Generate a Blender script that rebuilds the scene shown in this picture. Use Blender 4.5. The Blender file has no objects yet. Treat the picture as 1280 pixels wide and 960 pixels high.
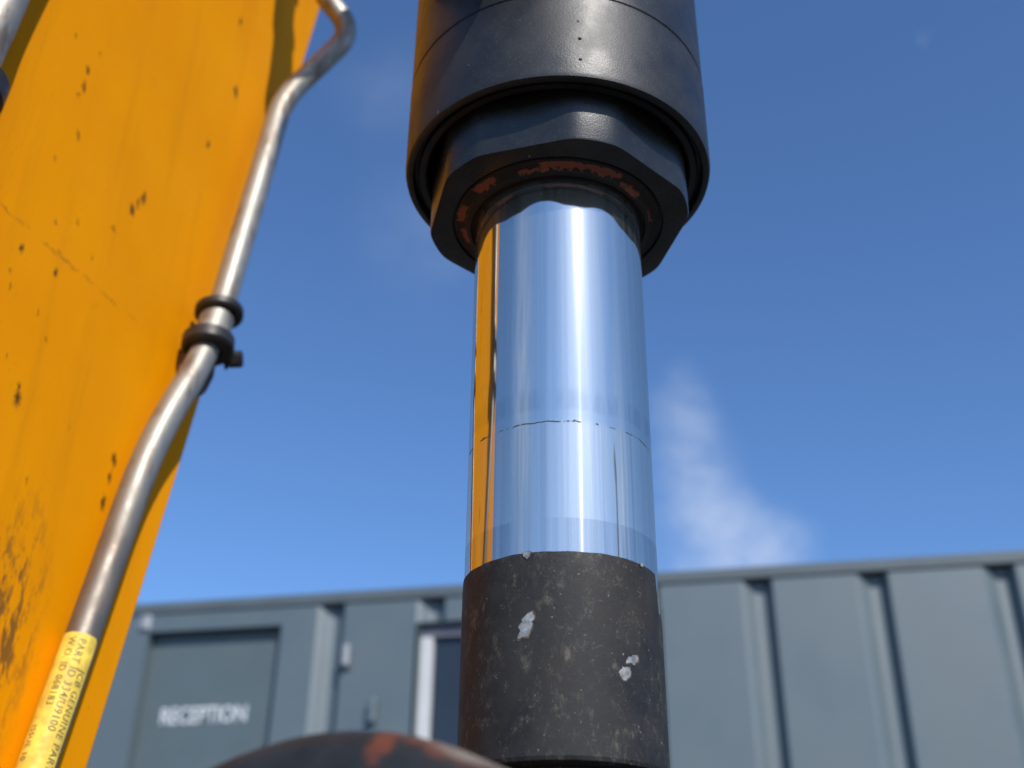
import bpy, bmesh, math, random
from mathutils import Vector, Matrix
scene = bpy.context.scene
col = scene.collection
rnd = random.Random(7)
R = math.radians

# ------------------------------------------------------------------ camera
F_PX = 1423.0
PITCH, ROLL, CAM_H = R(29.36), math.atan(35 / 2530), 0.9
fwd = Vector((0, math.cos(PITCH), math.sin(PITCH)))
up0 = Vector((0, -math.sin(PITCH), math.cos(PITCH)))
rt0 = Vector((1, 0, 0))
upv = up0 * math.cos(ROLL) - rt0 * math.sin(ROLL)
rtv = rt0 * math.cos(ROLL) + up0 * math.sin(ROLL)
cam = bpy.data.cameras.new('camera')
cam.sensor_width = 36.0
cam.lens = F_PX / 1280 * 36
cam.clip_start, cam.clip_end = 0.02, 2000
cam.dof.use_dof = True
cam.dof.focus_distance = 0.475
cam.dof.aperture_fstop = 9.2
cam.dof.aperture_blades = 0
cam_o = bpy.data.objects.new('camera', cam)
col.objects.link(cam_o)
m = Matrix((rtv, upv, -fwd)).transposed().to_4x4()
m.translation = Vector((0, 0, CAM_H))
cam_o.matrix_world = m
scene.camera = cam_o

# ------------------------------------------------------------------ sun, sky, exposure
SUN_AZ, SUN_EL = R(155.0), R(40.0)          # azimuth from +Y towards +X
SDIR = Vector((math.sin(SUN_AZ) * math.cos(SUN_EL), math.cos(SUN_AZ) * math.cos(SUN_EL), math.sin(SUN_EL)))
sun = bpy.data.lights.new('sun', 'SUN')
sun.energy = 4.0
sun.angle = R(0.5)
sun.color = (1.0, 0.95, 0.87)
sun_o = bpy.data.objects.new('sun', sun)
col.objects.link(sun_o)
sun_o.rotation_euler = (-SDIR).to_track_quat('-Z', 'Y').to_euler()

scene.view_settings.view_transform = 'Standard'
scene.view_settings.look = 'None'
scene.view_settings.exposure = 0.18
scene.view_settings.gamma = 1.0


class NT:
    """small helper round a node tree"""
    def __init__(self, tree):
        self.t = tree
        self.n = tree.nodes
        self.l = tree.links

    def new(self, kind, **kw):
        n = self.n.new(kind)
        for k, v in kw.items():
            setattr(n, k, v)
        return n

    def put(self, sock, v):
        if isinstance(v, bpy.types.NodeSocket):
            self.l.new(v, sock)
        elif isinstance(v, (tuple, list)) and sock.type == 'RGBA' and len(v) == 3:
            sock.default_value = (*v, 1)
        else:
            sock.default_value = v

    def math(self, op, a, b=None, c=None, clamp=False):
        n = self.new('ShaderNodeMath', operation=op, use_clamp=clamp)
        self.put(n.inputs[0], a)
        if b is not None:
            self.put(n.inputs[1], b)
        if c is not None:
            self.put(n.inputs[2], c)
        return n.outputs[0]

    def vec(self, op, a, b=None, out=0):
        n = self.new('ShaderNodeVectorMath', operation=op)
        self.put(n.inputs[0], a)
        if b is not None:
            self.put(n.inputs[1], b)
        return n.outputs[out]

    def dist(self, a, b):
        return self.vec('DISTANCE', a, b, out='Value')

    def ramp(self, v, lo, hi, a=0.0, b=1.0, smooth=True):
        n = self.new('ShaderNodeMapRange')
        n.interpolation_type = 'SMOOTHSTEP' if smooth else 'LINEAR'
        self.put(n.inputs[0], v)
        n.inputs[1].default_value, n.inputs[2].default_value = lo, hi
        n.inputs[3].default_value, n.inputs[4].default_value = a, b
        return n.outputs[0]

    def noise(self, vec, scale, detail=3.0, rough=0.55, out=0):
        n = self.new('ShaderNodeTexNoise')
        self.put(n.inputs['Vector'], vec)
        n.inputs['Scale'].default_value = scale
        n.inputs['Detail'].default_value = detail
        n.inputs['Roughness'].default_value = rough
        return n.outputs[out]

    def mapping(self, vec, loc=(0, 0, 0), rot=(0, 0, 0), scale=(1, 1, 1)):
        n = self.new('ShaderNodeMapping')
        self.put(n.inputs[0], vec)
        n.inputs[1].default_value, n.inputs[2].default_value, n.inputs[3].default_value = loc, rot, scale
        return n.outputs[0]

    def mix(self, fac, a, b, blend='MIX'):
        n = self.new('ShaderNodeMix', data_type='RGBA', blend_type=blend)
        self.put(n.inputs[0], fac)
        self.put(n.inputs[6], a)
        self.put(n.inputs[7], b)
        return n.outputs[2]

    def bump(self, h, strength=0.2, dist=0.001, normal=None):
        n = self.new('ShaderNodeBump')
        n.inputs['Strength'].default_value = strength
        n.inputs['Distance'].default_value = dist
        self.put(n.inputs['Height'], h)
        if normal is not None:
            self.put(n.inputs['Normal'], normal)
        return n.outputs[0]


world = bpy.data.worlds.new('World')
scene.world = world
world.use_nodes = True
wt = NT(world.node_tree)
wt.n.clear()
sky = wt.new('ShaderNodeTexSky', sky_type='NISHITA')
sky.sun_disc = False
sky.sun_elevation = SUN_EL
sky.sun_rotation = SUN_AZ
sky.altitude = 50
sky.air_density = 1.0
sky.dust_density = 0.5
sky.ozone_density = 10.0
d = wt.new('ShaderNodeTexCoord').outputs['Generated']
warp = wt.noise(wt.mapping(d, scale=(1, 1, 1)), 7.0, 4.0, 0.6, out=1)
dw = wt.vec('ADD', d, wt.vec('SCALE', wt.vec('SUBTRACT', warp, (0.5, 0.5, 0.5))))
dw.node.inputs[1].links[0].from_node.inputs['Scale'].default_value = 0.07
cloud = None
# thin wisps of cloud (direction, radius in radians, opacity), summed softly
for (p, rad, a) in (((0.146, 0.872, 0.468), 0.042, 0.16), ((0.152, 0.880, 0.445), 0.052, 0.17), ((0.160, 0.892, 0.418), 0.056, 0.17), ((0.172, 0.904, 0.388), 0.058, 0.20),
                    ((0.188, 0.912, 0.362), 0.062, 0.24), ((0.218, 0.912, 0.345), 0.052, 0.26), ((0.148, 0.915, 0.36), 0.055, 0.16), ((0.135, 0.885, 0.43), 0.05, 0.12), ((0.326, 0.649, 0.687), 0.011, 0.22), ((-0.07, 0.80, 0.60), 0.10, 0.06), ((-0.11, 0.72, 0.68), 0.06, 0.05),
                    ((-0.60, -0.50, 0.45), 0.30, 0.3), ((0.85, -0.2, 0.35), 0.25, 0.3), ((-0.75, 0.6, 0.3), 0.2, 0.2)):
    v = Vector(p).normalized()
    g = wt.ramp(wt.dist(dw, tuple(v)), 0.0, rad, a, 0.0)
    cloud = g if cloud is None else wt.math('ADD', cloud, g)
fine = wt.ramp(wt.noise(wt.mapping(d, scale=(1, 1, 1.6)), 13.0, 7.0, 0.66), 0.28, 0.72, 0.35, 1.5)
cloud = wt.math('MULTIPLY', cloud, fine, clamp=True)
skyc = wt.mix(cloud, sky.outputs[0], (3.9, 4.5, 5.6))
bg = wt.new('ShaderNodeBackground')
wt.l.new(skyc, bg.inputs[0])
bg.inputs[1].default_value = 0.15
wo = wt.new('ShaderNodeOutputWorld')
wt.l.new(bg.outputs[0], wo.inputs[0])


# ------------------------------------------------------------------ materials
def material(name):
    mt = bpy.data.materials.new(name)
    mt.use_nodes = True
    nt = NT(mt.node_tree)
    nt.n.clear()
    out = nt.new('ShaderNodeOutputMaterial')
    return mt, nt, out


def principled(nt, out, color, rough=0.5, metal=0.0, normal=None, spec=0.5, coat=0.0):
    b = nt.new('ShaderNodeBsdfPrincipled')
    nt.put(b.inputs['Base Color'], color)
    nt.put(b.inputs['Roughness'], rough)
    nt.put(b.inputs['Metallic'], metal)
    nt.put(b.inputs['Specular IOR Level'], spec)
    nt.put(b.inputs['Coat Weight'], coat)
    if normal is not None:
        nt.put(b.inputs['Normal'], normal)
    nt.l.new(b.outputs[0], out.inputs[0])
    return b


def objco(nt):
    return nt.new('ShaderNodeTexCoord').outputs['Object']


def mat_plain(name, color, rough=0.5, metal=0.0, var=0.15, scale=12.0, bump=0.1, bscale=200.0, bdist=0.0004, spec=0.5):
    mt, nt, out = material(name)
    co = objco(nt)
    n1 = nt.noise(co, scale, 5.0, 0.6)
    c = nt.mix(nt.ramp(n1, 0.3, 0.7), tuple(x * (1 - var) for x in color), tuple(min(1, x * (1 + var)) for x in color))
    bm = nt.bump(nt.noise(co, bscale, 3.0), bump, bdist)
    rr = nt.ramp(nt.noise(co, scale * 2.3, 4.0), 0.3, 0.7, rough * 0.85, min(1, rough * 1.15))
    principled(nt, out, c, rr, metal, bm, spec)
    return mt


# yellow plant paint with rub marks, dirt streaks and spots (plate local coords: y across, z up)
SPOTS = [(0.482, 1.448, 2.6), (0.482, 1.434, 3.4), (0.480, 1.424, 2.2), (0.489, 1.470, 1.8), (0.489, 1.398, 2.6), (0.473, 1.366, 1.8),
         (0.509, 1.343, 2.0), (0.466, 1.292, 2.8), (0.462, 1.273, 1.8), (0.500, 1.298, 2.4), (0.466, 1.265, 2.2), (0.4945, 1.207, 4.0),
         (0.494, 1.214, 2.4), (0.571, 1.411, 4.5), (0.561, 1.393, 3.6), (0.566, 1.402, 2.6), (0.599, 1.217, 4.2), (0.597, 1.187, 4.0), (0.598, 1.205, 3.2),
         (0.463, 1.460, 1.7), (0.668, 1.603, 4.5), (0.655, 1.675, 3.6), (0.640, 1.520, 2.5), (0.494, 1.264, 1.5), (0.506, 1.254, 1.6), (0.520, 1.168, 1.8),
         (0.530, 1.330, 1.6), (0.545, 1.365, 1.8), (0.488, 1.328, 1.5), (0.478, 1.225, 1.6)]


def mat_yellow(spots=True):
    mt, nt, out = material('plant_yellow_paint' if spots else 'plant_yellow_paint_plain')
    co = objco(nt)
    base = (0.84, 0.335, 0.004)
    big = nt.ramp(nt.noise(co, 5.0, 5.0, 0.6), 0.3, 0.7)
    c = nt.mix(big, (0.79, 0.278, 0.0008), (0.86, 0.318, 0.0012))
    stv = nt.mapping(co, rot=(R(13), 0, 0), scale=(30, 42, 3.2))
    st = nt.noise(stv, 1.0, 5.0, 0.62)
    c = nt.mix(nt.ramp(st, 0.48, 0.78, 0, 0.45), c, (0.60, 0.21, 0.004))
    # small soft rub marks
    rub = nt.noise(nt.mapping(co, rot=(R(13), 0, 0), scale=(60, 80, 40)), 1.0, 4.0, 0.6)
    c = nt.mix(nt.ramp(rub, 0.66, 0.80, 0, 0.42), c, (0.34, 0.14, 0.012))
    fsp = nt.noise(nt.mapping(co, rot=(R(13), 0, 0), scale=(300, 420, 230)), 1.0, 3.0, 0.6)
    c = nt.mix(nt.math('MULTIPLY', nt.ramp(fsp, 0.65, 0.74, 0, 0.6), nt.ramp(nt.noise(co, 22.0, 3.0), 0.42, 0.62)), c, (0.20, 0.085, 0.010))
    # worn dark patch low on the plate
    wv = nt.dist(nt.mapping(co, scale=(0, 1, 0.42)), (0, 0.530, 1.088 * 0.42))
    patch = nt.ramp(wv, 0.010, 0.040, 1.0, 0.0)
    blot = nt.noise(nt.mapping(co, rot=(R(28), 0, 0), scale=(60, 105, 40)), 1.0, 6.0, 0.66)
    pm = nt.math('MULTIPLY', patch, nt.ramp(blot, 0.46, 0.60), clamp=True)
    c = nt.mix(nt.math('MULTIPLY', pm, 0.78), c, (0.10, 0.055, 0.022))
    if spots:
        w1 = nt.vec('SCALE', nt.vec('SUBTRACT', nt.noise(co, 170.0, 4.0, 0.65, out=1), (0.5, 0.5, 0.5)))
        w1.node.inputs['Scale'].default_value = 0.011
        cw = nt.mapping(nt.vec('ADD', co, w1), scale=(0, 1.15, 0.62))
        acc = None
        for (y, z, r) in SPOTS:
            g = nt.ramp(nt.dist(cw, (0, y * 1.15, z * 0.62)), r * 0.0002, r * 0.00125, 1.0 if r > 2.3 else 0.6, 0.0)
            acc = g if acc is None else nt.math('MAXIMUM', acc, g)
        c = nt.mix(nt.math('MULTIPLY', acc, 0.9), c, (0.045, 0.026, 0.012))
        # long shallow scratch
        ly = nt.math('SUBTRACT', nt.new('ShaderNodeSeparateXYZ').outputs[2], 0.0)
        sp = ly.node.inputs[0].links[0].from_node
        nt.l.new(nt.vec('ADD', co, w1), sp.inputs[0])
        line = nt.math('ABSOLUTE', nt.math('ADD', nt.math('SUBTRACT', sp.outputs[2], 1.306), nt.math('MULTIPLY', nt.math('SUBTRACT', sp.outputs[1], 0.455), -0.10)))
        lm = nt.ramp(line, 0.0004, 0.0018, 1.0, 0.0)
        lim = nt.math('MULTIPLY', nt.ramp(sp.outputs[1], 0.57, 0.60, 1.0, 0.0), nt.ramp(nt.noise(co, 60.0, 2.0), 0.42, 0.6))
        c = nt.mix(nt.math('MULTIPLY', nt.math('MULTIPLY', lm, lim), 0.55), c, (0.30, 0.12, 0.01))
    bm = nt.bump(nt.noise(co, 420.0, 3.0), 0.12, 0.0004)
    bm = nt.bump(nt.noise(co, 9.0, 2.0), 0.10, 0.006, bm)
    rr = nt.ramp(nt.noise(co, 18.0, 4.0), 0.3, 0.7, 0.48, 0.62)
    principled(nt, out, c, rr, 0.0, bm, 0.03)
    return mt


def mat_chrome():
    mt, nt, out = material('chromed_steel')
    co = objco(nt)
    sp = nt.new('ShaderNodeSeparateXYZ')
    nt.l.new(co, sp.inputs[0])
    z = sp.outputs[2]
    tg = nt.new('ShaderNodeTangent', direction_type='RADIAL', axis='Z')
    stk = nt.noise(nt.mapping(co, scale=(420, 420, 2.5)), 1.0, 4.0, 0.65)
    stk2 = nt.noise(nt.mapping(co, scale=(1500, 1500, 16)), 1.0, 3.0, 0.6)
    low = nt.ramp(z, 1.113, 1.118, 1.0, 0.0)                      # ram has worn below the seal line
    st_amt = nt.math('ADD', nt.math('MULTIPLY', low, 0.62), 0.28)
    streak = nt.math('MULTIPLY', nt.ramp(stk, 0.45, 0.80), st_amt, clamp=True)
    tint = nt.mix(streak, (0.76, 0.76, 0.70), (0.56, 0.57, 0.54))
    tint = nt.mix(nt.math('MULTIPLY', nt.ramp(stk2, 0.56, 0.78), st_amt), tint, (0.86, 0.86, 0.80))
    # smeared oil band above the scratch and at the lowest stop
    zn = nt.math('ADD', z, nt.math('MULTIPLY', nt.math('SUBTRACT', nt.noise(nt.mapping(co, scale=(60, 60, 8)), 1.0, 3.0), 0.5), 0.006))
    band = nt.math('MULTIPLY', nt.ramp(zn, 1.1195, 1.1225, 0, 1), nt.ramp(zn, 1.127, 1.133, 1, 0))
    bandn = nt.ramp(nt.noise(nt.mapping(co, scale=(240, 240, 30)), 1.0, 4.0), 0.38, 0.62, 0.15, 1.0)
    tint = nt.mix(nt.math('MULTIPLY', nt.math('MULTIPLY', band, bandn), 0.20), tint, (0.24, 0.28, 0.33))
    stop = nt.math('MULTIPLY', nt.ramp(z, 1.0725, 1.0732, 1, 0), nt.ramp(nt.noise(nt.mapping(co, scale=(55, 55, 0.5)), 1.0, 2.0), 0.44, 0.52))
    stop = nt.math('MULTIPLY', stop, nt.ramp(stk, 0.35, 0.6, 0.5, 1.0))
    tint = nt.mix(nt.math('MULTIPLY', stop, 0.32), tint, (0.24, 0.28, 0.33))
    # broken hairline scratch round the rod
    ws = nt.math('MULTIPLY', nt.math('SUBTRACT', nt.noise(co, 130.0, 3.0), 0.5), 0.0022)
    sd = nt.math('ABSOLUTE', nt.math('SUBTRACT', nt.math('ADD', z, ws), 1.1152))
    hair = nt.ramp(sd, 0.00014, 0.00046, 1.0, 0.0)
    brk = nt.ramp(nt.noise(nt.mapping(co, loc=(0.013, 0, 0), scale=(1, 1, 0.2)), 115.0, 4.0, 0.7), 0.46, 0.54)
    wide = nt.math('MULTIPLY', nt.ramp(sd, 0.0003, 0.0009, 1.0, 0.0), nt.ramp(nt.noise(nt.mapping(co, loc=(0.3, 0.1, 0)), 160.0, 3.0, 0.7), 0.60, 0.66))
    scr = nt.math('MAXIMUM', nt.math('MULTIPLY', hair, brk), wide)
    # bsdfs: mirror, plus polish marks that smear it up and down the rod
    n1 = nt.bump(stk, 0.018, 0.0006)
    fs = nt.ramp(nt.noise(nt.mapping(co, scale=(330, 330, 3.0)), 1.0, 4.0, 0.6), 0.38, 0.68)

    def gloss(rough, aniso, normal=None):
        g = nt.new('ShaderNodeBsdfAnisotropic')
        nt.put(g.inputs['Color'], tint)
        g.inputs['Roughness'].default_value = rough
        g.inputs['Anisotropy'].default_value = aniso
        if normal is not None:
            nt.put(g.inputs['Normal'], normal)
        nt.l.new(tg.outputs[0], g.inputs['Tangent'])
        return g.outputs[0]

    mxa = nt.new('ShaderNodeMixShader')
    nt.put(mxa.inputs[0], nt.math('ADD', nt.math('MULTIPLY', fs, 0.035), nt.math('ADD', nt.math('MULTIPLY', low, 0.03), 0.009)))
    nt.l.new(gloss(0.06, 0.0, n1), mxa.inputs[1])
    nt.l.new(gloss(0.34, 0.87), mxa.inputs[2])
    mx = nt.new('ShaderNodeMixShader')
    nt.put(mx.inputs[0], nt.math('ADD', nt.math('MULTIPLY', fs, 0.05), nt.math('ADD', nt.math('MULTIPLY', low, 0.075), 0.034)))
    nt.l.new(mxa.outputs[0], mx.inputs[1])
    nt.l.new(gloss(0.66, 0.12), mx.inputs[2])
    rust = nt.new('ShaderNodeBsdfDiffuse')
    rust.inputs[0].default_value = (0.05, 0.035, 0.025, 1)
    mx2 = nt.new('ShaderNodeMixShader')
    nt.put(mx2.inputs[0], nt.math('MULTIPLY', scr, 0.9))
    nt.l.new(mx.outputs[0], mx2.inputs[1])
    nt.l.new(rust.outputs[0], mx2.inputs[2])
    nt.l.new(mx2.outputs[0], out.inputs[0])
    return mt


def mat_black_gloss(name='black_paint', r0=0.34, r1=0.50):
    mt, nt, out = material(name)
    co = objco(nt)
    n1 = nt.noise(co, 45.0, 6.0, 0.65)
    c = nt.mix(nt.ramp(n1, 0.35, 0.75), (0.012, 0.0125, 0.014), (0.026, 0.026, 0.026))
    dust = nt.ramp(nt.noise(co, 750.0, 3.0, 0.75), 0.56, 0.74, 0.0, 0.42)
    c = nt.mix(dust, c, (0.10, 0.097, 0.090))
    v = nt.new('ShaderNodeTexVoronoi')
    nt.l.new(co, v.inputs['Vector'])
    v.inputs['Scale'].default_value = 75.0
    sp = nt.ramp(v.outputs['Distance'], 0.03, 0.085, 0.75, 0.0)
    c = nt.mix(nt.math('MULTIPLY', sp, nt.ramp(nt.noise(co, 30.0, 2.0), 0.5, 0.6)), c, (0.22, 0.21, 0.20))
    bm = nt.bump(nt.noise(co, 1000.0, 3.0, 0.7), 0.32, 0.0003)
    bm = nt.bump(nt.noise(co, 60.0, 3.0, 0.6), 0.05, 0.002, bm)
    rr = nt.ramp(nt.noise(co, 35.0, 5.0), 0.3, 0.7, r0, r1)
    principled(nt, out, c, rr, 0.0, bm, 0.5)
    return mt


def mat_seal():
    mt, nt, out = material('seal_black_over_red_primer')
    co = objco(nt)
    n1 = nt.noise(co, 40.0, 3.0, 0.6)
    w1 = nt.vec('SCALE', nt.vec('SUBTRACT', nt.noise(co, 300.0, 3.0, 0.65, out=1), (0.5, 0.5, 0.5)))
    w1.node.inputs['Scale'].default_value = 0.005
    cw = nt.vec('ADD', co, w1)
    sp = nt.new('ShaderNodeSeparateXYZ')
    nt.l.new(cw, sp.inputs[0])
    th = nt.math('ARCTAN2', sp.outputs[0], nt.math('MULTIPLY', sp.outputs[1], -1.0))
    rad = nt.math('SQRT', nt.math('ADD', nt.math('MULTIPLY', sp.outputs[0], sp.outputs[0]), nt.math('MULTIPLY', sp.outputs[1], sp.outputs[1])))
    acc = None
    # flaked arcs where the primer shows (from angle, to angle in degrees, inner and outer radius)
    for (a0, a1, r0, r1) in ((-13, 37, 0.0452, 0.0492), (-26, -12, 0.0450, 0.0466), (37, 56, 0.0446, 0.0462), (-58, -40, 0.0456, 0.0500), (-86, -70, 0.0462, 0.0500), (-108, -92, 0.0455, 0.0480), (70, 84, 0.0450, 0.0462)):
        g = nt.math('MULTIPLY', nt.math('MULTIPLY', nt.ramp(th, R(a0), R(a0 + 1.5)), nt.ramp(th, R(a1 - 1.5), R(a1), 1, 0)),
                    nt.math('MULTIPLY', nt.ramp(rad, r0, r0 + 0.0003), nt.ramp(rad, r1 - 0.0003, r1, 1, 0)))
        acc = g if acc is None else nt.math('MAXIMUM', acc, g)
    c = nt.mix(acc, nt.mix(n1, (0.012, 0.011, 0.011), (0.035, 0.028, 0.024)), (0.27, 0.082, 0.048))
    bm = nt.bump(nt.math('ADD', nt.math('MULTIPLY', acc, -0.6), nt.noise(co, 500.0, 3.0)), 0.25, 0.0004)
    principled(nt, out, c, 0.62, 0.0, bm, 0.3)
    return mt


def mat_sleeve():
    mt, nt, out = material('worn_black_sleeve_paint')
    co = objco(nt)
    n1 = nt.noise(co, 38.0, 6.0, 0.68)
    c = nt.mix(nt.ramp(n1, 0.35, 0.70), (0.009, 0.009, 0.010), (0.026, 0.0255, 0.025))
    rus = nt.ramp(nt.noise(co, 24.0, 5.0, 0.6), 0.50, 0.75, 0.0, 0.4)
    c = nt.mix(rus, c, (0.040, 0.028, 0.018))
    # tan mud scuffs, broken up
    sv = nt.mapping(co, rot=(0, 0, 0.3), scale=(150, 150, 85))
    sc = nt.ramp(nt.noise(sv, 1.0, 8.0, 0.80), 0.52, 0.72, 0.0, 0.62)
    mk = nt.ramp(nt.noise(nt.mapping(co, loc=(0.05, 0, 0.02)), 38.0, 5.0, 0.65), 0.42, 0.62)
    c = nt.mix(nt.math('MULTIPLY', sc, mk), c, (0.20, 0.175, 0.13))
    # fine curved scratches
    wv = nt.vec('ADD', co, nt.vec('SCALE', nt.noise(co, 55.0, 2.0, out=1)))
    wv.node.inputs[1].links[0].from_node.inputs['Scale'].default_value = 0.02
    f1 = nt.math('ABSOLUTE', nt.math('SUBTRACT', nt.noise(wv, 110.0, 2.0), 0.5))
    hair = nt.math('MULTIPLY', nt.ramp(f1, 0.002, 0.012, 1.0, 0.0), nt.ramp(nt.noise(co, 130.0, 3.0), 0.56, 0.66))
    c = nt.mix(nt.math('MULTIPLY', hair, 0.22), c, (0.30, 0.28, 0.25))
    f2 = nt.math('ABSOLUTE', nt.math('SUBTRACT', nt.noise(nt.mapping(wv, rot=(0, 0, 0.5), scale=(330, 330, 80)), 1.0, 2.0), 0.5))
    hair2 = nt.math('MULTIPLY', nt.ramp(f2, 0.002, 0.014, 1.0, 0.0), nt.ramp(nt.noise(nt.mapping(co, loc=(0.2, 0, 0)), 75.0, 4.0, 0.7), 0.50, 0.64))
    c = nt.mix(nt.math('MULTIPLY', hair2, 0.15), c, (0.25, 0.23, 0.19))
    c = nt.mix(nt.math('MULTIPLY', nt.ramp(nt.noise(nt.mapping(co, scale=(1, 1, 0.55)), 300.0, 7.0, 0.85), 0.53, 0.70, 0.0, 0.7), nt.ramp(nt.noise(nt.mapping(co, loc=(0, 0.3, 0)), 48.0, 4.0, 0.65), 0.46, 0.62)), c, (0.19, 0.165, 0.12))
    dot = nt.ramp(nt.noise(co, 900.0, 2.0), 0.70, 0.78, 0.0, 0.8)
    c = nt.mix(dot, c, (0.30, 0.29, 0.27))
    bm = nt.bump(nt.noise(co, 700.0, 5.0, 0.65), 0.30, 0.0004)
    bm = nt.bump(nt.noise(co, 90.0, 5.0, 0.65), 0.10, 0.0015, bm)
    rr = nt.ramp(n1, 0.3, 0.7, 0.56, 0.76)
    principled(nt, out, c, rr, 0.0, bm, 0.36)
    return mt


def mat_pipe():
    mt, nt, out = material('dull_plated_steel_tube')
    co = objco(nt)
    stain = nt.noise(nt.mapping(co, scale=(60, 60, 18)), 1.0, 5.0, 0.65)
    sp = nt.new('ShaderNodeSeparateXYZ')
    nt.l.new(co, sp.inputs[0])
    low = nt.ramp(nt.math('ADD', sp.outputs[2], nt.math('MULTIPLY', stain, 0.08)), 1.16, 1.30, 1.0, 0.0)      # dirtier towards its foot
    c = nt.mix(nt.ramp(stain, 0.48, 0.66), (0.36, 0.345, 0.305), (0.23, 0.185, 0.145))
    c = nt.mix(nt.math('MULTIPLY', low, 0.75), c, (0.185, 0.155, 0.13))
    c = nt.mix(nt.ramp(nt.noise(co, 420.0, 3.0), 0.60, 0.72, 0, 0.35), c, (0.14, 0.11, 0.09))
    rr = nt.ramp(nt.noise(co, 70.0, 4.0), 0.3, 0.7, 0.46, 0.60)
    bm = nt.bump(nt.noise(co, 380.0, 4.0), 0.15, 0.0004)
    principled(nt, out, c, rr, 0.72, bm)
    return mt


def mat_patchy(name, base, patch_c, rim_c):
    mt, nt, out = material(name)
    co = objco(nt)
    n1 = nt.noise(co, 14.0, 4.0, 0.6)
    n2 = nt.noise(co, 70.0, 6.0, 0.65)
    c = nt.mix(nt.ramp(n2, 0.35, 0.7), base, tuple(x * 2.0 for x in base))
    w1 = nt.vec('SCALE', nt.vec('SUBTRACT', nt.noise(co, 60.0, 4.0, 0.65, out=1), (0.5, 0.5, 0.5)))
    w1.node.inputs['Scale'].default_value = 0.010
    cw = nt.vec('ADD', co, w1)
    sp = nt.new('ShaderNodeSeparateXYZ')
    nt.l.new(nt.mapping(cw, rot=(0, 0, -LINK_RZ)), sp.inputs[0])
    ang = nt.math('ARCTAN2', sp.outputs[0], sp.outputs[2])
    rad = nt.math('SQRT', nt.math('ADD', nt.math('MULTIPLY', sp.outputs[0], sp.outputs[0]), nt.math('MULTIPLY', sp.outputs[2], sp.outputs[2])))
    acc = None
    for (a0, a1, r0, wt_) in ((8.5, 15.0, 0.0868, 1.0), (9.5, 13.5, 0.0852, 0.8), (13.5, 24, 0.0906, 0.7), (22, 44, 0.0902, 0.45), (29, 36, 0.0885, 0.6)):       # flaked rust arcs along the rim
        g = nt.math('MULTIPLY', nt.math('MULTIPLY', nt.ramp(ang, R(a0), R(a0 + 2)), nt.ramp(ang, R(a1 - 2), R(a1), 1, 0)), nt.ramp(rad, r0, r0 + 0.0012, 0.0, wt_))
        acc = g if acc is None else nt.math('MAXIMUM', acc, g)
    c = nt.mix(nt.math('MULTIPLY', acc, nt.ramp(n2, 0.25, 0.6, 0.45, 1.0)), c, patch_c)
    pale = nt.math('MULTIPLY', nt.ramp(ang, R(13), R(26)), nt.ramp(rad, 0.0918, 0.0932))
    c = nt.mix(nt.math('MULTIPLY', pale, nt.ramp(n2, 0.3, 0.6, 0.4, 0.9)), c, rim_c)
    principled(nt, out, c, 0.6, 0.0, nt.bump(n2, 0.3, 0.0015), 0.4)
    return mt


LINK_RZ = R(-26)


M = {}
M['yellow'] = mat_yellow()
M['chrome'] = mat_chrome()
M['black'] = mat_black_gloss()
M['nut'] = mat_black_gloss('black_nut_paint', 0.24, 0.36)
M['seal'] = mat_seal()
M['sleeve'] = mat_sleeve()
M['pipe'] = mat_pipe()
M['clip'] = mat_plain('black_clip', (0.022, 0.02, 0.019), 0.45, 0.0, 0.3, 60, 0.2, 500)
M['clip_brown'] = mat_plain('brown_bracket', (0.13, 0.065, 0.03), 0.7, 0.0, 0.3, 60, 0.2, 500)
M['chip'] = mat_plain('bare_pale_metal_chip', (0.27, 0.275, 0.275), 0.5, 0.2, 0.45, 260, 0.4, 900)
M['primer'] = mat_plain('rusty_chip_rim', (0.085, 0.058, 0.038), 0.7, 0.0, 0.5, 300, 0.3, 900)
M['bright_edge'] = mat_plain('bare_steel_edge', (0.45, 0.44, 0.42), 0.3, 0.9, 0.2, 200, 0.1, 500)
M['label'] = mat_plain('yellow_label_film', (0.80, 0.56, 0.085), 0.55, 0.0, 0.22, 130, 0.25, 500, 0.0003, 0.3)
M['ink'] = mat_plain('black_label_ink', (0.17, 0.125, 0.045), 0.6, 0.0, 0.6, 330, 0.0, 300)
M['link'] = mat_patchy('black_link_paint', (0.011, 0.012, 0.013), (0.125, 0.034, 0.015), (0.20, 0.175, 0.14))
M['shadow_hose'] = mat_plain('black_rubber', (0.02, 0.02, 0.02), 0.6, 0.0, 0.2, 60, 0.3, 300)
M['cabin'] = mat_plain('slate_grey_cabin_paint', (0.091, 0.124, 0.138), 0.50, 0.0, 0.025, 1.3, 0.04, 30, 0.002, 0.9)
M['rail'] = mat_plain('grey_rail_paint', (0.088, 0.112, 0.122), 0.55, 0.0, 0.08, 3, 0.06, 40, 0.002)
M['door'] = mat_plain('slate_grey_door_paint', (0.090, 0.121, 0.131), 0.50, 0.0, 0.05, 3, 0.05, 40, 0.002, 0.6)
M['white'] = mat_plain('white_vinyl', (0.72, 0.74, 0.76), 0.45, 0.0, 0.04, 5, 0.03, 60)
M['frame'] = mat_plain('pale_window_frame', (0.55, 0.56, 0.56), 0.4, 0.0, 0.05, 5, 0.03, 60)
M['header'] = mat_plain('mauve_grey_shutter_box', (0.17, 0.17, 0.20), 0.5, 0.0, 0.06, 5, 0.03, 60)
M['glass'] = mat_plain('dark_window_glass', (0.022, 0.030, 0.040), 0.06, 0.0, 0.1, 2, 0.0, 50)
M['lampglass'] = mat_plain('grey_lamp_cover', (0.30, 0.32, 0.34), 0.4, 0.0, 0.06, 8, 0.03, 60)
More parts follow.
